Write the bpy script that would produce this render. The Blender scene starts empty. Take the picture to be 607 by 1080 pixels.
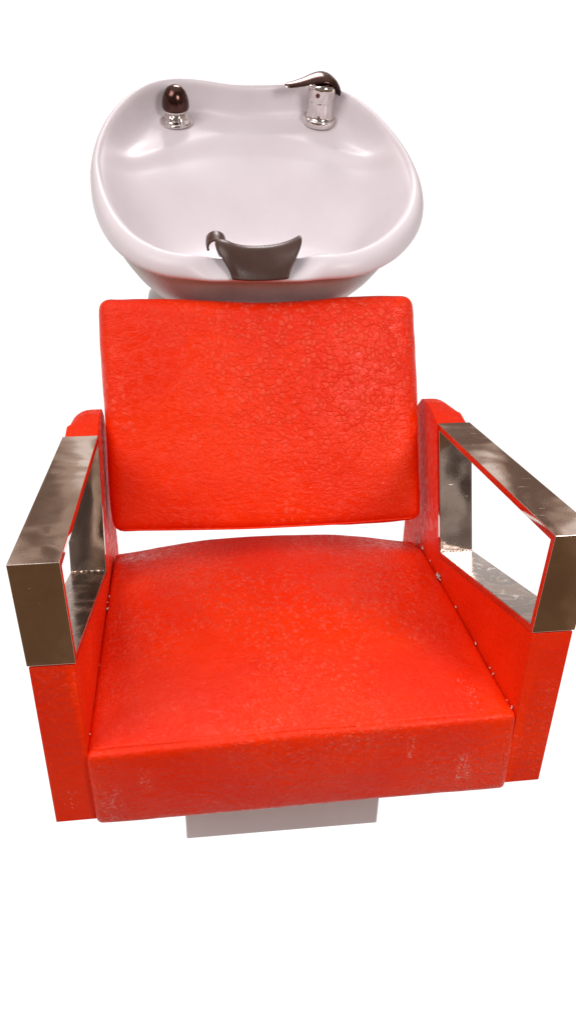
import bpy, bmesh, math, random
from mathutils import Vector, Matrix, noise
random.seed(4)
PI = math.pi
sc = bpy.context.scene
col = sc.collection

# ------------------------------------------------------------------ helpers
def link(name, bm, mat, parent=None, smooth=True, bevel=0, seg=3, sub=0, ang=35):
    bmesh.ops.recalc_face_normals(bm, faces=bm.faces)
    me = bpy.data.meshes.new(name); bm.to_mesh(me); bm.free()
    if mat: me.materials.append(mat)
    for p in me.polygons: p.use_smooth = smooth
    o = bpy.data.objects.new(name, me); col.objects.link(o)
    if parent: o.parent = parent
    if bevel:
        m = o.modifiers.new('bevel', 'BEVEL'); m.width = bevel; m.segments = seg
        m.limit_method = 'ANGLE'; m.angle_limit = math.radians(ang)
        w = o.modifiers.new('wn', 'WEIGHTED_NORMAL'); w.keep_sharp = True
    if sub:
        s = o.modifiers.new('sub', 'SUBSURF'); s.levels = sub; s.render_levels = sub
    return o

def thing(name, label, cat, loc):
    o = bpy.data.objects.new(name, None); col.objects.link(o); o.location = loc
    o.empty_display_size = .1
    o['label'] = label; o['category'] = cat
    return o

def shift(bm, root):
    "vertices are written in world coordinates; move them into the frame of their thing"
    bmesh.ops.translate(bm, verts=bm.verts, vec=-Vector(root.location)); return bm

def sstep(a, b, x):
    t = min(1, max(0, (x-a)/(b-a))); return t*t*(3-2*t)

def loft(bm, loops, close=True, cap0=False, cap1=False):
    vs = [[bm.verts.new(p) for p in L] for L in loops]
    n = len(vs[0])
    for i in range(len(vs)-1):
        for j in range(n if close else n-1):
            k = (j+1) % n
            bm.faces.new((vs[i][j], vs[i][k], vs[i+1][k], vs[i+1][j]))
    if cap0: bm.faces.new(list(reversed(vs[0])))
    if cap1: bm.faces.new(vs[-1])
    return vs

def lathe(bm, origin, axis, prof, n=40, xdir=None):
    "prof: (radius, height) list along axis; closed at the ends if radius is 0"
    ax = Vector(axis).normalized()
    x = Vector(xdir or (1, 0, 0)); x = (x - ax*x.dot(ax)).normalized(); y = ax.cross(x)
    o = Vector(origin)
    loops = [[o + ax*h + (x*math.cos(2*PI*k/n) + y*math.sin(2*PI*k/n))*max(r, 1e-5) for k in range(n)] for r, h in prof]
    loft(bm, loops, cap0=prof[0][0] > 1e-4, cap1=prof[-1][0] > 1e-4)
    bmesh.ops.remove_doubles(bm, verts=bm.verts, dist=2e-5)

def cushion(corners, r, dims, n, bulge=None, nz=0.0015, nscale=9, seed=0.):
    """rounded, subdivided box mapped on 8 corners.
    corners[i][j][k] for x,y,z in 0/1; dims real sizes; r rounding radius."""
    bm = bmesh.new()
    def axis_s(L, cnt):
        h = L/2; e = [-h, -h+r*.25, -h+r*.6]
        m = [-h+r + (L-2*r)*i/cnt for i in range(cnt+1)]
        return e + m + [h-r*.6, h-r*.25, h]
    S = [axis_s(dims[i], n[i]) for i in range(3)]
    half = [d/2 for d in dims]
    cache = {}
    def vert(p):
        key = tuple(round(c, 6) for c in p)
        if key in cache: return cache[key]
        P = Vector(p)
        q = Vector([max(-half[i]+r, min(half[i]-r, P[i])) for i in range(3)])
        d = P-q
        if d.length > 1e-9: P = q + d.normalized()*r if max(abs(c) for c in d) > r*.999 else q+d
        # points on the skin all lie at distance r from the inner box
        u, v, w = [(P[i]+half[i])/dims[i] for i in range(3)]
        R = Vector((0, 0, 0))
        for i, a in ((0, 1-u), (1, u)):
            for j, b in ((0, 1-v), (1, v)):
                for k, c in ((0, 1-w), (1, w)):
                    R += Vector(corners[i][j][k])*a*b*c
        if bulge: R += Vector(bulge(u, v, w))
        R += Vector([noise.noise(R*nscale + Vector((seed+7*i, 0, 0)))*nz for i in range(3)])
        R += Vector([noise.noise(R*nscale*3.3 + Vector((seed+7*i, 3, 0)))*nz*.35 for i in range(3)])
        cache[key] = bm.verts.new(R); return cache[key]
    for ax in range(3):
        a, b = [i for i in range(3) if i != ax]
        for side in (-1, 1):
            for i in range(len(S[a])-1):
                for j in range(len(S[b])-1):
                    f = []
                    for (ii, jj) in ((i, j), (i+1, j), (i+1, j+1), (i, j+1)):
                        p = [0, 0, 0]; p[ax] = side*half[ax]; p[a] = S[a][ii]; p[b] = S[b][jj]
                        f.append(vert(p))
                    f = list(dict.fromkeys(f))
                    if len(f) > 2:
                        try: bm.faces.new(f)
                        except ValueError: pass
    return bm

# ------------------------------------------------------------------ materials
class NT:
    def __init__(s, name):
        s.m = bpy.data.materials.new(name); s.m.use_nodes = True
        s.t = s.m.node_tree; s.N = s.t.nodes; s.L = s.t.links
        s.b = s.N['Principled BSDF']
        s.co = s.N.new('ShaderNodeTexCoord').outputs['Object']
    def n(s, typ, **k):
        x = s.N.new(typ)
        for a, v in k.items():
            if a.startswith('i_'):
                key = a[2:]
                key = int(key) if key.isdigit() else key.replace('_', ' ')
                if isinstance(v, bpy.types.NodeSocket): s.L.new(v, x.inputs[key])
                else: x.inputs[key].default_value = v
            else: setattr(x, a, v)
        return x
    def noise(s, sc_, det=3, co=None, rough=.5, dist=0):
        return s.n('ShaderNodeTexNoise', i_Vector=co or s.co, i_Scale=sc_, i_Detail=det, i_Roughness=rough, i_Distortion=dist).outputs['Fac']
    def math(s, op, a, b=0., c=0., clamp=False):
        x = s.n('ShaderNodeMath', operation=op, i_0=a, i_1=b, i_2=c); x.use_clamp = clamp; return x.outputs[0]
    def rng(s, v, a, b, c=0., d=1., sm=True):
        return s.n('ShaderNodeMapRange', interpolation_type='SMOOTHSTEP' if sm else 'LINEAR', i_Value=v, i_From_Min=a, i_From_Max=b, i_To_Min=c, i_To_Max=d).outputs[0]
    def mix(s, f, a, b):
        x = s.n('ShaderNodeMix', data_type='RGBA'); 
        for i, v in ((0, f), (6, a), (7, b)):
            if isinstance(v, bpy.types.NodeSocket): s.L.new(v, x.inputs[i])
            else: x.inputs[i].default_value = v
        return x.outputs[2]
    def bump(s, h, strength, dist, nrm=None):
        k = dict(i_Height=h, i_Strength=strength, i_Distance=dist)
        if nrm is not None: k['i_Normal'] = nrm
        return s.n('ShaderNodeBump', **k).outputs[0]
    def set(s, **k):
        for a, v in k.items():
            a = a.replace('_', ' ')
            if isinstance(v, bpy.types.NodeSocket): s.L.new(v, s.b.inputs[a])
            else: s.b.inputs[a].default_value = v

def vinyl(name, crack_box=None, scuffs=(), stretch=(1, 1, 1), gloss=1.0, crack=1.0, ior=1.41, marks=(), crease=None):
    """red cracked leatherette. Blisters of irregular flakes, fine grain and wear."""
    s = NT(name)
    mp = s.n('ShaderNodeMapping', i_Vector=s.co, i_Scale=stretch).outputs[0]
    wob = s.n('ShaderNodeTexNoise', i_Vector=mp, i_Scale=38., i_Detail=3.).outputs['Color']
    wob2 = s.n('ShaderNodeVectorMath', operation='SCALE', i_0=wob, i_Scale=.016).outputs[0]
    cv = s.n('ShaderNodeVectorMath', operation='ADD', i_0=mp, i_1=wob2).outputs[0]
    def cells(scale):
        e = s.n('ShaderNodeTexVoronoi', feature='DISTANCE_TO_EDGE', i_Vector=cv, i_Scale=scale).outputs['Distance']
        c = s.n('ShaderNodeTexVoronoi', feature='F1', i_Vector=cv, i_Scale=scale).outputs['Color']
        c = s.n('ShaderNodeSeparateColor', i_0=c).outputs[0]
        return e, c
    e1, c1 = cells(118.); e2, c2 = cells(215.)
    crack1 = s.rng(e1, 0., .13)                       # 0 in the crack, 1 on the flake
    crack2 = s.rng(e2, 0., .16)
    patch = s.rng(s.noise(5.5, 3), .38, .62)          # where the skin is really cracked
    patch2 = s.rng(s.noise(9., 3, co=s.n('ShaderNodeMapping', i_Vector=s.co, i_Location=(3, 1, 7)).outputs[0]), .4, .6)
    keep = s.rng(c1, .25, .4)                         # a share of the flakes has no sharp edge
    if crack_box:                                     # cracked more towards one corner of the cushion
        g = s.n('ShaderNodeVectorMath', operation='DISTANCE', i_0=s.co, i_1=crack_box[0]).outputs['Value']
        near = s.rng(g, crack_box[1], crack_box[1]*.25)
        patch = s.math('MAXIMUM', s.math('MULTIPLY', patch, .45), near)
    h1 = s.math('MULTIPLY', s.math('MULTIPLY', crack1, keep), s.math('MULTIPLY_ADD', patch, .85, .15))
    h2 = s.math('MULTIPLY', crack2, s.math('MULTIPLY_ADD', patch2, .6, .18))
    dome = s.math('MULTIPLY', s.rng(e1, .05, .45), s.math('MULTIPLY', c1, patch))
    wr = s.noise(60., 5, co=s.n('ShaderNodeMapping', i_Vector=s.co, i_Scale=(.55, 1.2, 1.4)).outputs[0], rough=.62, dist=1.2)
    fine = s.noise(420., 3)
    b = s.bump(s.noise(16., 3), .35, .006)
    b = s.bump(wr, .5*crack, .0035, b)
    b = s.bump(h1, .65*crack, .0009, b)
    b = s.bump(dome, .55*crack, .0014, b)
    b = s.bump(h2, .45*crack, .0006, b)
    if crease is not None:                            # pressed fold behind the front edge of the seat
        yy = s.n('ShaderNodeSeparateXYZ', i_0=s.co).outputs[1]
        d = s.math('ABSOLUTE', s.math('SUBTRACT', s.math('ADD', yy, s.math('MULTIPLY', s.noise(9., 3), .006)), crease))
        hc = s.rng(d, 0., .004)
        hc = s.math('MAXIMUM', hc, s.rng(s.noise(6., 2, co=s.n('ShaderNodeMapping', i_Vector=s.co, i_Location=(1, 5, 2)).outputs[0]), .45, .6))
        b = s.bump(hc, .8, .0022, b)
    b = s.bump(fine, .28, .0006, b)
    # colour: one red skin, slightly uneven in dye; wear is paler
    tint = s.noise(7., 4)
    c = s.mix(s.rng(tint, .3, .7), (.79, .019, .0006, 1), (.90, .033, .0010, 1))
    rub = s.math('MULTIPLY', s.math('MAXIMUM', s.math('MULTIPLY', patch, .8), s.rng(s.noise(11., 5, rough=.65), .5, .7)), s.math('MULTIPLY', s.rng(c1, .5, .85), s.rng(e1, .03, .15)))
    c = s.mix(s.math('MULTIPLY', rub, .5 if gloss > .5 else .25), c, (.88, .12, .07, 1))
    grain = s.rng(s.noise(170., 4, rough=.7), .35, .7)
    c = s.mix(s.math('MULTIPLY', grain, .10), c, (.86, .075, .012, 1))
    # dirt caught in cracks
    dirt = s.math('MULTIPLY', s.math('SUBTRACT', 1., s.math('MULTIPLY', crack1, 1.)), s.math('MULTIPLY', keep, patch))
    c = s.mix(s.math('MULTIPLY', dirt, .04), c, (.50, .010, .003, 1))
    for (p, r, rr, thr) in scuffs:                    # scratches with the pale backing showing
        mp2 = s.n('ShaderNodeVectorMath', operation='SUBTRACT', i_0=s.co, i_1=p).outputs[0]
        mp3 = s.n('ShaderNodeVectorMath', operation='DIVIDE', i_0=mp2, i_1=r).outputs[0]
        d = s.n('ShaderNodeVectorMath', operation='LENGTH', i_0=mp3).outputs['Value']
        m = s.rng(d, 1., .2)
        nn = s.n('ShaderNodeTexNoise', i_Vector=s.n('ShaderNodeMapping', i_Vector=s.co, i_Scale=rr).outputs[0], i_Scale=.5, i_Detail=3., i_Roughness=.6, i_Distortion=1.).outputs['Fac']
        ridge = s.rng(s.math('ABSOLUTE', s.math('SUBTRACT', nn, .5)), .035, .010)
        brk = s.rng(s.noise(240., 4, rough=.7), thr+.10, thr+.20)
        k = s.math('MULTIPLY', s.math('MULTIPLY', ridge, brk), s.rng(m, .05, .6))
        core = s.rng(s.math('MULTIPLY', s.noise(330., 4, rough=.7), m),   .63, .67)
        k = s.math('MAXIMUM', k, core)
        c = s.mix(s.math('MULTIPLY', k, .75), c, (.80, .42, .38, 1))
    for (p, r) in marks:                              # small dark burns
        d = s.n('ShaderNodeVectorMath', operation='DISTANCE', i_0=s.co, i_1=p).outputs['Value']
        c = s.mix(s.math('MULTIPLY', s.rng(s.math('ADD', d, s.math('MULTIPLY', s.noise(300., 2), r*.6)), r*1.3, r*.7), .8), c, (.16, .005, .004, 1))
    rg = s.math('MULTIPLY_ADD', c1, .26, .17 + (1-gloss)*.2)
    rg = s.math('ADD', rg, s.math('MULTIPLY', s.noise(30., 3), .14))
    s.set(Base_Color=c, Roughness=rg, Normal=b, Specular_IOR_Level=.5, IOR=ior, Specular_Tint=(1, .62, .56, 1))
    return s.m

def steel(name):
    s = NT(name)
    brushed = s.n('ShaderNodeMapping', i_Vector=s.co, i_Scale=(60, 4, 4)).outputs[0]
    smear = s.noise(9., 5, rough=.65, dist=.8)
    spots = s.rng(s.noise(38., 5, rough=.7), .58, .7)
    scr = s.n('ShaderNodeTexNoise', i_Vector=s.n('ShaderNodeMapping', i_Vector=s.co, i_Scale=(30, 240, 160), i_Rotation=(.3, .2, .5)).outputs[0], i_Scale=1., i_Detail=3.).outputs['Fac']
    scr = s.rng(scr, .70, .76)
    c = s.mix(s.rng(smear, .35, .7), (.68, .585, .52, 1), (.56, .46, .39, 1))
    c = s.mix(s.math('MULTIPLY', spots, .3), c, (.42, .34, .29, 1))
    r = s.math('ADD', s.rng(smear, .3, .7, .02, .09), s.math('MULTIPLY', scr, .3))
    r = s.math('ADD', r, s.math('MULTIPLY', s.noise(brushed and 900., 2), .05))
    b = s.bump(s.noise(9., 2), .5, .004)
    b = s.bump(s.noise(420., 2), .05, .0004, b)
    b = s.bump(scr, .2, .0002, b)
    s.set(Base_Color=c, Metallic=1., Roughness=r, Normal=b)
    return s.m

def reflection_steel(name):  # brown room reflections painted into the steel colour of the lower bars
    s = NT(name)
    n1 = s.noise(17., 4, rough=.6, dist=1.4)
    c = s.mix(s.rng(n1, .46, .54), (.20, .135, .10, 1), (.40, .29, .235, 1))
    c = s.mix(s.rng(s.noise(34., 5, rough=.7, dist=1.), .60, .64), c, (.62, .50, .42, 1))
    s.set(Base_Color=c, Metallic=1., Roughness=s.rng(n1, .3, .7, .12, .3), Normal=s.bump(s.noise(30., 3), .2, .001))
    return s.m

def simple(name, colr, rough, metal=0., coat=0., bumps=(), var=None, spec=.5):
    s = NT(name)
    c = colr
    if var:
        c = s.mix(s.rng(s.noise(var[0], 4, rough=.6), .35, .68), colr, var[1])
    k = dict(Base_Color=c, Roughness=rough, Metallic=metal, Coat_Weight=coat, Specular_IOR_Level=spec)
    b = None
    for sc_, st, di in bumps: b = s.bump(s.noise(sc_, 3), st, di, b)
    if b is not None: k['Normal'] = b
    s.set(**k); return s.m

RED_BACK = vinyl('cracked_red_vinyl_back', crack_box=((.10, .50, .45), .34),
                 scuffs=[((.004, .38, .48), (.01, .05, .01), (150, 150, 150), .45)])
RED_SEAT = vinyl('cracked_red_vinyl_seat', stretch=(1.5, 1.2, 1.6), crack=.85, crease=.014, marks=[((.205, .437, .112), .0045), ((.19, .43, .112), .003)], scuffs=[
    ((.200, -.01, .052), (.014, .05, .040), (260, 200, 160), .33),
    ((.128, -.01, .100), (.008, .05, .030), (300, 200, 130), .36),
    ((-.238, -.01, .045), (.022, .05, .055), (300, 200, 170), .40),
    ((-.195, -.01, .085), (.014, .05, .030), (320, 200, 200), .40),
    ((.245, -.01, .012), (.014, .04, .012), (300, 200, 300), .36),
    ((.150, -.01, .010), (.020, .04, .010), (300, 200, 300), .40),
    ((-.12, -.01, .03), (.018, .04, .012), (200, 200, 300), .42),
    ((.215, .05, .13), (.03, .05, .02), (200, 200, 200), .46)])
RED_SIDE = vinyl('cracked_red_vinyl_side', gloss=.4, ior=1.27, crack=.7, stretch=(1.3, 1.3, 1.1),
                 scuffs=[((-.285, -.01, .05), (.02, .04, .03), (200, 200, 120), .44)])
DARKSEAM = simple('seam_shadow_cord', (.28, .006, .003, 1), .6, bumps=((300, .5, .001),))
STEEL = steel('worn_stainless_steel')
REFL_STEEL = reflection_steel('painted_reflection_steel')
CHROME = simple('chrome', (.78, .74, .72, 1), .07, 1., bumps=((26, .05, .001),), var=(30, (.66, .60, .57, 1)))
DCHROME = simple('dark_smoked_chrome', (.10, .050, .042, 1), .2, 1., bumps=((40, .08, .001),), var=(60, (.08, .042, .035, 1)))
RUBBER = simple('brown_rubber', (.046, .018, .011, 1), .36, bumps=((240, .25, .0006), (30, .15, .002)), var=(18, (.062, .026, .017, 1)), spec=.4)
BOXPAINT = simple('grey_white_painted_box', (.86, .85, .88, 1), .45, bumps=((200, .2, .0005),), var=(7, (.81, .79, .82, 1)))
SHROUD = simple('grey_plastic_shroud', (.36, .33, .32, 1), .5, bumps=((120, .2, .0005),))
FLUFF = simple('pale_torn_backing', (.72, .60, .56, 1), .9, bumps=((500, .6, .001),))
UNDER = simple('shade_grey_ceramic', (.52, .53, .52, 1), .6, bumps=((60, .3, .001),), var=(9, (.46, .45, .43, 1)))  # greyer than the bowl: shade of the underside put into the colour
BOLT = simple('dull_bolt_metal', (.45, .40, .38, 1), .4, 1.)

def porcelain():
    s = NT('white_glazed_porcelain')
    stain = s.rng(s.noise(5., 5, rough=.6), .35, .7)
    c = s.mix(stain, (.68, .63, .665, 1), (.63, .575, .60, 1))
    v = s.n('ShaderNodeTexVoronoi', feature='F1', i_Vector=s.co, i_Scale=26.)
    spk = s.rng(v.outputs['Distance'], .045, .03)
    pick = s.rng(s.n('ShaderNodeSeparateColor', i_0=v.outputs['Color']).outputs[0], .90, .91)
    c = s.mix(s.math('MULTIPLY', s.math('MULTIPLY', spk, pick), .75), c, (.12, .07, .05, 1))
    b = s.bump(s.noise(10., 2), .12, .002)
    s.set(Base_Color=c, Roughness=s.rng(s.noise(14., 4), .3, .7, .40, .52), Normal=b, Coat_Weight=.08, Coat_Roughness=.2)
    return s.m
PORC = porcelain()

# ------------------------------------------------------------------ the chair
XI, XO = .26, .311
chair = thing('shampoo_chair', 'red cracked vinyl salon armchair with steel armrests in front of white basin', 'chair', (0, 0, .30))

# seat
FRb, FRt, BKb, BKt = .308, .4300, .30, .404
xs = .2598
def seat_c():
    yf = -.003
    return [[[(-xs-.002, yf+.003, FRb+.001), (-xs-.002, yf+.002, FRt-.003)], [(-xs, .50, BKb), (-xs, .492, BKt+.002)]],
            [[(xs+.002, yf+.003, FRb-.001), (xs+.002, yf+.008, FRt+.004)], [(xs, .50, BKb), (xs, .485, BKt)]]]
def seat_bulge(u, v, w):
    cx = 1-(2*u-1)**2; cy = 1-(2*v-1)**2
    z = w*(.010*cx*(.25+.75*v) + .008*cx*cy) - (1-w)*.001*cx
    y = -(1-v)*.003*(1-(2*w-1)**2)*(.6+.4*cx) + v*.006*cx
    # the cover sinks into the corners by the backrest
    z -= w*.012*sstep(.86, 1, v)*sstep(.35, 1, abs(2*u-1))
    return (0, y, z)
seat = link('seat', shift(cushion(seat_c(), .008, (2*xs, .49, .115), (60, 56, 14), seat_bulge, .0014, 8, 1.), chair), RED_SEAT, chair)

# backrest
def back_c():
    xb = .2435; th = .075
    f = [(-.2500, .408, .4835), (.2430, .408, .478), (-.2520, .554, .813), (.2390, .554, .810)]
    n = Vector((0, .911, -.412))*th
    return [[[f[0], f[2]], [tuple(Vector(f[0])+n), tuple(Vector(f[2])+n)]],
            [[f[1], f[3]], [tuple(Vector(f[1])+n), tuple(Vector(f[3])+n)]]]
def back_bulge(u, v, w):
    cx = 1-(2*u-1)**4; cz = 1-(2*w-1)**4
    o = -.008*cx*cz*(1-v)
    side = (2*u-1)*.0055*cz*(1-(2*v-1)**2)
    dz = -.004*(1-w)*math.sin(u*PI)*(1-v) - .006*w*math.sin(u*PI)**2 + .002*w*math.sin(u*3*PI)
    return (side, o*.911, -o*.412+dz)
backrest = link('backrest', shift(cushion(back_c(), .017, (.485, .075, .359), (60, 8, 46), back_bulge, .0022, 9, 5.), chair), RED_BACK, chair)
# welt along the lower front edge and the right-hand edge of the backrest
def tube(bm, pts, r, n=8):
    pts = [Vector(p) for p in pts]; loops = []
    for i, p in enumerate(pts):
        t = (pts[min(i+1, len(pts)-1)]-pts[max(i-1, 0)]).normalized()
        a = t.orthogonal().normalized() if i == 0 else (a - t*a.dot(t)).normalized()
        b = t.cross(a); rr = r(i/(len(pts)-1)) if callable(r) else r
        loops.append([p + (a*math.cos(2*PI*k/n)+b*math.sin(2*PI*k/n))*rr for k in range(n)])
    loft(bm, loops, cap0=True, cap1=True)
bm = bmesh.new()
pts = []
for i in range(60):
    u = i/59
    x = -.238+.468*u
    pts.append((x, .4085-.004*math.sin(u*PI)+noise.noise(Vector((x*12, 0, 0)))*.0006, .4888-.0045*u - .0038*math.sin(u*PI)))
tube(bm, pts, .0016)
link('piping', shift(bm, chair), RED_BACK, backrest)
# fixing bolt between seat and backrest
bm = bmesh.new()
lathe(bm, (-.010, .425, .4735), (0, -.3, 1), [(0, 0), (.003, 0), (.003, .02), (0, .02)], 12)
link('bolt', shift(bm, chair), BOLT, backrest)

# side panels
def side_panel(sg):
    bm = bmesh.new()
    prof = [(.0068, .3130), (.0088, .5575), (.3515, .4430), (.4395, .6385), (.470, .6450), (.500, .647), (.530, .642), (.552, .622), (.560, .580), (.556, .300), (.28, .303)]
    xsl = [0, .02, .3, .5, .65, .78, .88, .95, 1]
    loops = []
    for t in xsl:
        x = XI + .0008 + (XO-.002-XI)*t
        k = 1-math.sqrt(max(0, 1-max(0, (t-.35)/.65)**2))
        L = []
        for i, (y, z) in enumerate(prof):
            if 4 <= i <= 7: z -= .022*k*(.3 if i == 4 else 1); y -= .022*k*(0 if i == 4 else 1)
            if i == 3: z -= .004*k
            L.append((sg*x, y, z))
        loops.append(L)
    loft(bm, loops, cap0=True, cap1=True)
    o = link('side_panel', shift(bm, chair), RED_SIDE, chair, bevel=.006, seg=4, ang=28)
    return o
pl = side_panel(-1); pr = side_panel(1)
# a row of torn stitches between seat and the right side panel
rnd = random.Random(9)
def stitches(sg, rows, z0):
    for (v, big) in rows:
        bm = bmesh.new()
        y = .01+.475*v; z = z0-.0255*v
        s_ = .0016*big
        m = Matrix.Translation((sg*(xs-.0012)+rnd.uniform(-.001, .001), y+rnd.uniform(-.002, .002), z+s_*.3)) @ Matrix.Rotation(rnd.uniform(-.7, .7), 4, 'Z') @ Matrix.Diagonal((s_*.7, s_*rnd.uniform(1.1, 2.4), s_*.7, 1))
        r = bmesh.ops.create_icosphere(bm, subdivisions=3, radius=1, matrix=m)
        for vv in r['verts']: vv.co += Vector([noise.noise(vv.co*700+Vector((i*9, 0, 0)))*s_*.8 for i in range(3)])
        link('torn_stitch', shift(bm, chair), FLUFF, seat)
stitches(1, [(.02, .8), (.05, .5), (.16, 1.), (.19, .6), (.31, .8), (.50, .7), (.67, .7), (.688, 2.3), (.70, 1.2), (.80, .7), (.88, 1.2), (.895, .9), (.93, 1.0), (.95, .9), (.965, .8), (.98, .9)], .4335)
stitches(-1, [(.05, .5), (.33, .6), (.62, .9), (.66, .7), (.70, .6)], .4300)

# steel armrest bands
def armrest(sg):
    O = [Vector(p) for p in ((0, .6965), (.0078, .5595), (.3505, .4455), (.4315, .6405))]
    t = .0095; n = 4; I = []
    for i in range(n):
        p, a, b = O[i], O[i-1], O[(i+1) % n]
        d1 = (p-a).normalized(); d2 = (b-p).normalized()
        n1 = Vector((-d1.y, d1.x)); n2 = Vector((-d2.y, d2.x))
        cen = sum(O, Vector((0, 0)))/4
        if n1.dot(cen-p) < 0: n1 = -n1
        if n2.dot(cen-p) < 0: n2 = -n2
        # intersection of the two offset lines
        A = p+n1*t; Bq = p+n2*t
        den = d1.x*d2.y-d1.y*d2.x
        s_ = ((Bq-A).x*d2.y-(Bq-A).y*d2.x)/den
        I.append(A+d1*s_)
    bm = bmesh.new()
    xa, xb = sg*(XI-.0010), sg*(XO+.0005)
    V = {}
    for nm, P in (('o', O), ('i', I)):
        for k, x in (('a', xa), ('b', xb)):
            V[nm+k] = [bm.verts.new((x, q.x, q.y)) for q in P]
    for i in range(4):
        j = (i+1) % 4
        bm.faces.new((V['oa'][i], V['oa'][j], V['ob'][j], V['ob'][i]))
        fi = bm.faces.new((V['ia'][i], V['ib'][i], V['ib'][j], V['ia'][j]))
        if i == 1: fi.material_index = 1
        bm.faces.new((V['oa'][i], V['ia'][i], V['ia'][j], V['oa'][j]))
        bm.faces.new((V['ob'][i], V['ob'][j], V['ib'][j], V['ib'][i]))
    bmesh.ops.subdivide_edges(bm, edges=bm.edges[:], cuts=0)
    fr = link('armrest', shift(bm, chair), STEEL, chair, bevel=.0011, seg=2); fr.data.materials.append(REFL_STEEL)
    # weld bead in the lower rear corner
    bm = bmesh.new()
    p = I[2]
    pts = []
    for i in range(40):
        u = i/39; x = sg*(XI+.002+(XO-XI-.004)*u)
        pts.append((x, p.x-.0008+noise.noise(Vector((x*200, 1, 0)))*.0006, p.y+.0008+noise.noise(Vector((x*200, 5, 0)))*.0008))
    tube(bm, pts, lambda u: .0008+.0003*noise.noise(Vector((u*18, sg, 0))))
    link('weld', shift(bm, chair), STEEL, fr)
armrest(-1); armrest(1)

# base box under the seat, standing on the floor
bm = bmesh.new()
c = [(-.1612, .216), (.1600, .213), (.160, .575), (-.161, .575)]
loft(bm, [[(x, y, 0) for x, y in c], [(x, y, .302) for x, y in c]], cap0=True, cap1=True)
link('base', shift(bm, chair), BOXPAINT, chair, bevel=.002, seg=2)

# ------------------------------------------------------------------ the basin
TILT = math.radians(20)
BO = Vector((0, .56, .88)); BA = Vector((1, 0, 0)); BB = Vector((0, math.cos(TILT), math.sin(TILT))); BN = Vector((0, -math.sin(TILT), math.cos(TILT)))
def bw(a, b, h): return BO + BA*a + BB*b + BN*h
RIM = [(-0.2683, 0.2315), (-0.2677, 0.279), (-0.2609, 0.3339), (-0.2442, 0.3974), (-0.2184, 0.4552), (-0.188, 0.5018), (-0.1547, 0.5296), (-0.1192, 0.5388), (-0.0837, 0.5358), (-0.0485, 0.5249), (-0.0133, 0.5161), (0.0315, 0.5154), (0.0861, 0.5189), (0.1411, 0.5204), (0.1797, 0.5078), (0.2119, 0.4787), (0.2403, 0.4307), (0.2629, 0.3748), (0.2804, 0.3145), (0.2898, 0.2511), (0.2911, 0.1946), (0.2822, 0.1404), (0.2633, 0.087), (0.2366, 0.0422), (0.2061, 0.0054), (0.1657, -0.0249), (0.1307, -0.0392), (0.0866, -0.0406), (0.0418, -0.0394), (-0.0142, -0.038), (-0.0639, -0.0355), (-0.1008, -0.0371), (-0.1386, -0.0324), (-0.1722, -0.018), (-0.2136, 0.0247), (-0.2424, 0.0837), (-0.2605, 0.1543)]
# (a, b) of the outer lip, resampled by angle round the bowl's centre
C0 = Vector((.008, .27))
NB = 160
basin = thing('wash_basin', 'white porcelain hair washing basin behind the red backrest, brown neck rest on its front lip', 'basin', (0, 1.15, 0))

def cat(P, t):
    n = len(P); i = int(t) % n; f = t-int(t)
    p0, p1, p2, p3 = [Vector(P[(i+k-1) % n]) for k in range(4)]
    return .5*((2*p1)+(p2-p0)*f+(2*p0-5*p1+4*p2-p3)*f*f+(3*p1-p0-3*p2+p3)*f**3)
dense = [cat(RIM, k*len(RIM)/2000) for k in range(2000)]
ang = sorted(((math.atan2((p-C0).y, (p-C0).x)) % (2*PI), (p-C0).length) for p in dense)
def rad(th):
    th %= 2*PI
    lo = None
    import bisect
    k = bisect.bisect([a for a, _ in ANG], th)
    (a0, r0), (a1, r1) = ANG[k-1], ANG[k % len(ANG)]
    if k == 0: a0 -= 2*PI
    if k == len(ANG): a1 += 2*PI
    return r0+(r1-r0)*((th-a0)/(a1-a0) if a1 > a0 else 0)
ANG = ang
ths = [2*PI*k/NB for k in range(NB)]
R0 = [rad(t) for t in ths]
for _ in range(3): R0 = [(R0[k-1]+2*R0[k]+R0[(k+1) % NB])/4 for k in range(NB)]
def frontness(th):      # 1 at the front (towards the chair), 0 at the rear
    return .5-.5*math.sin(th)
def notchness(a, th):
    return sstep(.115, .060, abs(a+.012)) if math.sin(th) < 0 else 0
def rim_h(b): return .034*sstep(.08, .56, b)
LOOPS = []
def ringpt(k, inset, dh, noz=1.):
    th = ths[k]; r = R0[k]-inset
    p = C0 + Vector((math.cos(th), math.sin(th)))*r
    return p, dh
def rim_profile(k):
    """(inset, height) pairs from the underside to the inner foot of the rim"""
    th = ths[k]; p0 = C0+Vector((math.cos(th), math.sin(th)))*R0[k]
    f = frontness(th); F = sstep(.45, .95, f); B = sstep(.45, .1, f)
    nt = notchness(p0.x, th)
    w = .0095 + .014*F + .018*nt              # crest inset
    H = rim_h(p0.y) - .019*nt
    drop = .020 + .004*F - .014*nt
    if B > 0: drop += .004*B
    out = .003*B
    L = []
    L.append((.016+.010*F, H-drop-.012))
    L.append((.008+.004*F, H-drop-.008))
    L.append((.0015-out, H-drop-.0045))
    L.append((-.0008-out, H-drop+.0015))
    for q in (.2, .4, .6, .8):
        L.append((w*(1-math.cos(q*PI/2))-out*(1-q), H-drop+drop*math.sin(q*PI/2)))
    L.append((w, H))
    w2 = w+.007+.006*F
    L.append(((w+w2)/2, H-.0015))
    L.append((w2, H-.006-.003*nt))
    return L, H, w2, nt
prof = [rim_profile(k) for k in range(NB)]
def loop_at(i):
    out = []
    for k in range(NB):
        (ins, h) = prof[k][0][i]; p, _ = ringpt(k, ins, h)
        out.append((p.x, p.y, h))
    return out
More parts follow.
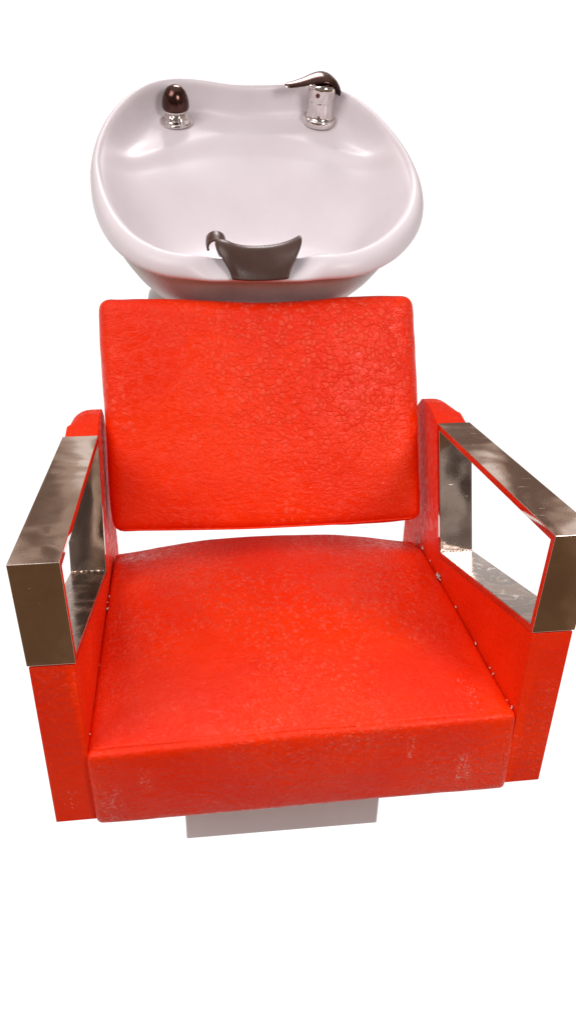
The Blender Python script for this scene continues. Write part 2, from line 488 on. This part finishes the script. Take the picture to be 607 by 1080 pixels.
rim_loops = [loop_at(i) for i in range(len(prof[0][0]))]
# inner surface
def deck_h(a, b):
    arc = .425 - 2.1*(a-.01)**2
    s = arc-b
    bowl = .016*sstep(-.012, .030, s) + .085*sstep(.0, .22, s)
    shelf = .012*(.56-b)/.12 if b < .56 else 0
    return -(.020+.10*max(0, .50-b)*sstep(.3,.42,b)+bowl)
inner = []
NR = 46
for q in range(1, NR+1):
    t = 1-(q/NR)**1.35 if q < NR else 0
    L = []
    for k in range(NB):
        th = ths[k]; _, H, w2, nt = prof[k]
        ri = R0[k]-w2
        d = (1-t)*ri
        p = C0+Vector((math.cos(th), math.sin(th)))*(ri*t)
        f = frontness(th)
        ww = .011+.018*sstep(.0,.25,f)+.045*sstep(.3, .6, f)
        top = H-.006-.003*nt
        base = deck_h(p.x, p.y)
        x = d/ww
        m = 1-math.exp(-(x*1.8)**1.3) if x < 3 else 1
        L.append((p.x, p.y, top+(base-top)*m))
    inner.append(L)
# underside
under = []
for (sc_, h, db) in ((1.0, -.048, 0), (.965, -.072, .0), (.90, -.110, .0), (.80, -.146, .0), (.64, -.180, .01), (.42, -.200, .02)):
    L = []
    for k in range(NB):
        th = ths[k]; f = frontness(th); F = sstep(.45, .95, f)
        ins0 = .004+.020*sstep(.55,.98,f)+.012*max(0,math.cos(th))
        r = (R0[k]-ins0)*sc_
        p = C0+Vector((math.cos(th), math.sin(th)))*r
        L.append((p.x, p.y+db, h + .02*(1-F)))
    under.append(L)
bm = bmesh.new()
cen = [(C0.x, C0.y+.02, -.160)]
loops = [[bw(*p) for p in L] for L in (rim_loops + inner[:-1])]
vs = loft(bm, loops)
cv = bm.verts.new(bw(C0.x, C0.y, deck_h(C0.x, C0.y)))
for k in range(NB): bm.faces.new((vs[-1][k], vs[-1][(k+1) % NB], cv))
bowl = link('bowl', shift(bm, basin), PORC, basin, sub=1)
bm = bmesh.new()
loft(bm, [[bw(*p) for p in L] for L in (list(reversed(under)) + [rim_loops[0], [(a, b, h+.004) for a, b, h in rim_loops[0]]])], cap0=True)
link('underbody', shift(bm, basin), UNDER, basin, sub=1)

def surf(a, b):
    "height of the inner surface over (a,b)"
    v = Vector((a, b))-C0; th = math.atan2(v.y, v.x) % (2*PI); k = int(round(th/(2*PI)*NB)) % NB
    _, H, w2, nt = prof[k]; ri = R0[k]-w2; d = ri-v.length
    ww = .011+.018*sstep(.0,.25,frontness(th))+.045*sstep(.3, .6, frontness(th)); top = H-.006-.003*nt
    x = max(0, d)/ww; m = 1-math.exp(-(x*1.8)**1.3)
    return top+(deck_h(a, b)-top)*m

# drain in the bottom of the bowl
bm = bmesh.new()
a, b = .03, .12; h = surf(a, b)
# neck rest: a brown rubber saddle clipped over the front lip
def neck_rest():
    bm = bmesh.new()
    kf = int(round(.75*NB))
    NU, NV = 30, 22
    _, H, w2, nt = prof[kf]; H += .005
    lipb = C0.y-R0[kf]
    # profile in (b, h): from inside the bowl, over the crest, down past the lip
    P = [(lipb+.066, H-.026), (lipb+.058, H-.004), (lipb+.049, H+.011), (lipb+.037, H+.016), (lipb+.024, H+.011), (lipb+.012, H+.003), (lipb+.003, H-.004), (lipb-.004, H-.0125)]
    def pv(t):
        t = t*(len(P)-1); i = min(int(t), len(P)-2); f = t-i
        g = lambda i: Vector(P[max(0, min(len(P)-1, i))])
        p0, p1, p2, p3 = g(i-1), g(i), g(i+1), g(i+2)
        return .5*((2*p1)+(p2-p0)*f+(2*p0-5*p1+4*p2-p3)*f*f+(3*p1-p0-3*p2+p3)*f**3)
    top = []
    for j in range(NV+1):
        v = j/NV; row = []
        q = pv(v)
        for i in range(NU+1):
            u = 2*i/NU-1
            half = (.069-.022*sstep(.45, 1, v))*(1-.13*max(0, 1-v/.25)**2)
            a = -.012 + u*half + ((.015-.007*v) if u < 0 else 0)*abs(u)
            lift = .014*abs(u)**2.2*(1-sstep(.55, 1, v)*.75)
            bb = q.x; hh = q.y
            # ends curl up and inward
            bb += .010*abs(u)**4*(1-v)
            row.append(bw(a, bb - .004*(1-u*u)*0, hh+lift))
        top.append(row)
    # left ear rolls over
    for j, row in enumerate(top):
        v = j/NV
        for i in range(NU+1):
            u = 2*i/NU-1
            if u < -.72:
                k = (-.72-u)/.28
                row[i] = row[i] + BN*(-.016*k*k*(1-v)) + BB*(.012*k*(1-v)) - BA*.006*k*(1-v)
    V = [[bm.verts.new(p) for p in r] for r in top]
    for j in range(NV):
        for i in range(NU): bm.faces.new((V[j][i], V[j][i+1], V[j+1][i+1], V[j+1][i]))
    top0 = [q_.copy() for q_ in (top[2][1], top[6][1], top[10][1])]
    o = link('neck_rest', shift(bm, basin), RUBBER, basin)
    m = o.modifiers.new('solid', 'SOLIDIFY'); m.thickness = .005; m.offset = 0
    m = o.modifiers.new('bv', 'BEVEL'); m.width = .0018; m.segments = 3; m.limit_method = 'ANGLE'; m.angle_limit = math.radians(50)
    # the left end of the clip curls round behind the body
    bm = bmesh.new()
    V = []
    for j in range(9):
        bb = (j/8-.2)*.026
        row = []
        for i in range(17):
            ph = math.radians(205-190*i/16)
            rr = .0135-.002*abs(j/8-.5)
            row.append(bm.verts.new(top0[1] + BB*(bb-.002) + BA*(-.0030+rr*math.cos(ph)*1.05) + BN*(-.0080+rr*math.sin(ph))))
        V.append(row)
    for j in range(8):
        for i in range(16): bm.faces.new((V[j][i], V[j][i+1], V[j+1][i+1], V[j+1][i]))
    e = link('curled_end', shift(bm, basin), RUBBER, o)
    m = e.modifiers.new('solid', 'SOLIDIFY'); m.thickness = .0035; m.offset = 0
    m = e.modifiers.new('bv', 'BEVEL'); m.width = .0014; m.segments = 3; m.limit_method = 'ANGLE'; m.angle_limit = math.radians(50)
    return o
bm.free()
neck_rest()

# mixer tap
ta, tb = .1515, .474
th_ = surf(ta, tb)
tbase = bw(ta, tb, th_-.002)
AX = (BN + Vector((.02, 0, .12))).normalized()
tap = None
bm = bmesh.new()
lathe(bm, tbase, AX, [(0, 0), (.0305, 0), (.0315, .002), (.0315, .010), (.0300, .0125), (.0268, .0145), (.0258, .018), (.0250, .028), (.0248, .039), (.0252, .044), (.0246, .0455), (.0255, .047), (.0265, .056), (.0270, .066), (.0262, .073), (.020, .078), (0, .079)], 48)
tap = link('tap', shift(bm, basin), CHROME, basin, ang=30)
bm = bmesh.new()
lathe(bm, tbase, AX, [(.0300, .0115), (.0322, .0120), (.0322, .0136), (.0290, .0142)], 48)
link('tap_ring', shift(bm, basin), CHROME, tap)
# hot/cold dot
bm = bmesh.new()
side = (Vector((-.42, -.9, 0)))
side = (side-AX*side.dot(AX)).normalized()
dp = tbase+AX*.059+side*.0258
lathe(bm, dp, side, [(0, 0), (.0042, 0), (.0042, .0022), (.0033, .003), (0, .003)], 16)
link('indicator', shift(bm, basin), simple('dark_red_brown_button', (.10, .02, .015, 1), .3), tap)
# lever
bm = bmesh.new()
A0 = tbase+AX*.0635
dirL = Vector((-.97, -.22, .0)); dirL = (dirL-AX*dirL.dot(AX)).normalized()
perp = AX.cross(dirL).normalized()
st = [(-.031, -.012, .012, .006), (-.030, .002, .022, .008), (-.024, .012, .026, .010), (-.012, .020, .0275, .010), (.002, .0235, .026, .009), (.018, .0215, .021, .0075), (.034, .0165, .0165, .0062), (.052, .0125, .0130, .0056), (.066, .0105, .0105, .0056), (.073, .0098, .0065, .0045), (.0755, .0096, .001, .001)]
loops = []
for (s_, h, w, th2) in st:
    L = []
    for k in range(20):
        t = 2*PI*k/20
        cx_, cz_ = math.cos(t), math.sin(t)
        L.append(A0 + dirL*s_ + perp*(w*math.copysign(abs(cx_)**.75, cx_)) + AX*(h + th2*.5*cz_ - .10*0 - .004*(cx_*cx_)*(w/.026)))
    loops.append(L)
loft(bm, loops, cap0=True, cap1=True)
lever = link('lever', shift(bm, basin), DCHROME, tap, sub=1)
bm = bmesh.new()
loops = []
for (s_, h, w, th2) in st[5:]:
    L = []
    for k in range(20):
        t = 2*PI*k/20; cx_, cz_ = math.cos(t), math.sin(t)
        L.append(A0 + dirL*(s_+.0008) + perp*(w*.96*math.copysign(abs(cx_)**.75, cx_)) + AX*(h - th2*.42 + th2*.5*cz_ - .004*(cx_*cx_)*(w/.026)))
    loops.append(L)
loft(bm, loops, cap0=True, cap1=True)
link('lever_underside', shift(bm, basin), CHROME, tap, sub=1)

# hand shower docked in its holder
ha, hb = -.121, .476
hh_ = surf(ha, hb)
hbase = bw(ha, hb, hh_-.001)
HX = (BN+Vector((-.02, -.02, .05))).normalized()
bm = bmesh.new()
lathe(bm, hbase, HX, [(0, 0), (.0315, 0), (.0325, .0015), (.0315, .004), (.0275, .0065), (.0225, .008), (.0205, .010), (.0195, .020), (0, .020)], 48)
link('shower_holder', shift(bm, basin), CHROME, basin)
spray = thing('hand_shower', 'dark domed hand shower docked in chrome ring on rear left of white basin', 'shower head', hbase+HX*.012)
bm = bmesh.new()
lathe(bm, hbase, HX, [(0, .010), (.0165, .010), (.0175, .016), (.0215, .020), (.0225, .026), (.0215, .028)], 48)
link('collar', shift(bm, spray), CHROME, spray)
bm = bmesh.new()
lathe(bm, hbase, (HX+Vector((.0, 0, .04))).normalized(), [(.020, .0245), (.0243, .025), (.0254, .029), (.0250, .037), (.0232, .046), (.0195, .0545), (.0140, .061), (.0075, .0645), (0, .0655)], 48)
link('dome', shift(bm, spray), DCHROME, spray)
# two clip tongues of the holder
bm = bmesh.new()
for dx in (-.5, .35):
    d = (Vector((dx, -1, 0))); d = (d-HX*d.dot(HX)).normalized()
    e = HX.cross(d).normalized()
    loops = []
    for (o_, h, w) in ((.031, .003, .006), (.026, .008, .006), (.0235, .014, .005), (.0228, .019, .004)):
        c_ = hbase+d*o_+HX*h
        loops.append([c_+e*w+d*.0015, c_-e*w+d*.0015, c_-e*w-d*.0015, c_+e*w-d*.0015])
    loft(bm, loops, cap0=True, cap1=True)
link('clip', shift(bm, basin), CHROME, basin)

# moulded shroud under the bowl and the column that carries it
bm = bmesh.new()
loops = []
for (z, cx_, cy_, rx, ry) in ((0, 0, 1.38, .15, .12), (.012, 0, 1.38, .155, .125), (.30, 0, 1.32, .140, .12), (.55, 0, 1.16, .140, .12), (.64, 0, 1.02, .145, .13), (.70, -.04, .93, .155, .14), (.722, -.046, .92, .150, .135), (.738, -.046, .915, .125, .11), (.745, -.046, .915, .08, .07)):
    loops.append([(cx_+rx*math.copysign(abs(math.cos(t))**.8, math.cos(t)), cy_+ry*math.copysign(abs(math.sin(t))**.8, math.sin(t)), z) for t in [2*PI*k/40 for k in range(40)]])
loft(bm, loops, cap0=True, cap1=True)
link('pedestal', shift(bm, basin), SHROUD, basin, sub=1)

# ------------------------------------------------------------------ surroundings as light
w = bpy.data.worlds.new('World'); sc.world = w; w.use_nodes = True
t = w.node_tree; N = t.nodes; L = t.links
bg = N['Background']
def wn(typ, **k):
    x = N.new(typ)
    for a, v in k.items():
        if a.startswith('i_'):
            key = a[2:]; key = int(key) if key.isdigit() else key.replace('_', ' ')
            if isinstance(v, bpy.types.NodeSocket): L.new(v, x.inputs[key])
            else: x.inputs[key].default_value = v
        else: setattr(x, a, v)
    return x
tc = wn('ShaderNodeTexCoord').outputs['Generated']
sep = wn('ShaderNodeSeparateXYZ', i_0=tc)
X, Y, Z = sep.outputs
def wr(v, a, b, c=0., d=1.):
    return wn('ShaderNodeMapRange', interpolation_type='SMOOTHSTEP', i_Value=v, i_From_Min=a, i_From_Max=b, i_To_Min=c, i_To_Max=d).outputs[0]
def wm(op, a, b=0., c=0.): return wn('ShaderNodeMath', operation=op, i_0=a, i_1=b, i_2=c).outputs[0]
def wmix(f, a, b):
    x = wn('ShaderNodeMix', data_type='RGBA')
    for i, v in ((0, f), (6, a), (7, b)):
        if isinstance(v, bpy.types.NodeSocket): L.new(v, x.inputs[i])
        else: x.inputs[i].default_value = v
    return x.outputs[2]
nz = wn('ShaderNodeTexNoise', i_Vector=wn('ShaderNodeMapping', i_Vector=tc, i_Scale=(4.5, 1.8, 2.4)).outputs[0], i_Scale=3.2, i_Detail=2.5).outputs['Fac']
room = wmix(wr(nz, .47, .49), (.20, .135, .105, 1), (.50, .37, .305, 1))
room = wmix(wr(nz, .57, .585), room, (.95, .85, .80, 1))
floor_ = wmix(wr(nz, .45, .60), (.15, .085, .045, 1), (.23, .14, .085, 1))
c = wmix(wr(Z, -.08, .02), floor_, room)                      # room above, brown floor below
behind = wm('MULTIPLY', wr(Y, -.1, -.35), wr(Z, -.02, .1))
c = wmix(behind, c, wmix(wr(nz, .45, .6), (.07, .05, .045, 1), (.42, .36, .33, 1)))   # dimmer room behind the viewer
c = wmix(wr(Z, -.74, -.88), c, (.80, .76, .77, 1))  # pale patch straight below, added to brighten the base box
top = wr(Z, .72, .9)
c = wmix(top, c, (.8, .75, .75, 1))                          # pale ceiling
sweep = wm('MULTIPLY', wr(Y, -.22, -.12), wr(Z, .065, .05))    # the white background the chair stands against
c = wmix(sweep, c, (1.12, 1.12, 1.12, 1))
L.new(c, bg.inputs[0]); bg.inputs[1].default_value = 1.0

def area(name, loc, target, size, energy, colr, sy=None):
    l = bpy.data.lights.new(name, 'AREA'); l.energy = energy; l.color = colr; l.size = size
    if sy: l.shape = 'RECTANGLE'; l.size_y = sy
    o = bpy.data.objects.new(name, l); col.objects.link(o); o.location = loc
    o.rotation_euler = (Vector(target)-Vector(loc)).to_track_quat('-Z', 'Y').to_euler()
    return o
area('key_light', (-1.5, -.6, 2.7), (0, .4, .5), 1.5, 43, (1, .96, .95))
area('seat_sheen_light', (.1, 2.0, 2.25), (.1, .3, .5), .55, 16, (1, .96, .97))  # unseen area light, added for the sheen on the seat
area('front_sheen_fill', (.80, -1.0, 1.62), (.15, .5, .65), .5, 17, (1, .95, .95))  # added out of view for backrest sheen and fill on the front faces

# ------------------------------------------------------------------ camera
cd = bpy.data.cameras.new('camera'); cam = bpy.data.objects.new('camera', cd); col.objects.link(cam)
sc.camera = cam
r = Vector((0.9922976, -0.12288485, 0.0156455)); u = Vector((0.04743208, 0.4935791, 0.86840651)); f = Vector((0.1144363, 0.8609756, -0.49560604))
M = Matrix((( r.x, u.x, -f.x), (r.y, u.y, -f.y), (r.z, u.z, -f.z))).to_4x4()
M.translation = Vector((-.1240, -.7048, 1.1477)); cam.matrix_world = M
cd.sensor_fit = 'VERTICAL'; cd.sensor_height = 36; cd.lens = 860.5*36/1080
cd.clip_start = .02; cd.clip_end = 100
sc.render.engine = 'CYCLES'
sc.view_settings.view_transform = 'Standard'; sc.view_settings.look = 'None'
sc.view_settings.exposure = 0; sc.view_settings.gamma = 1
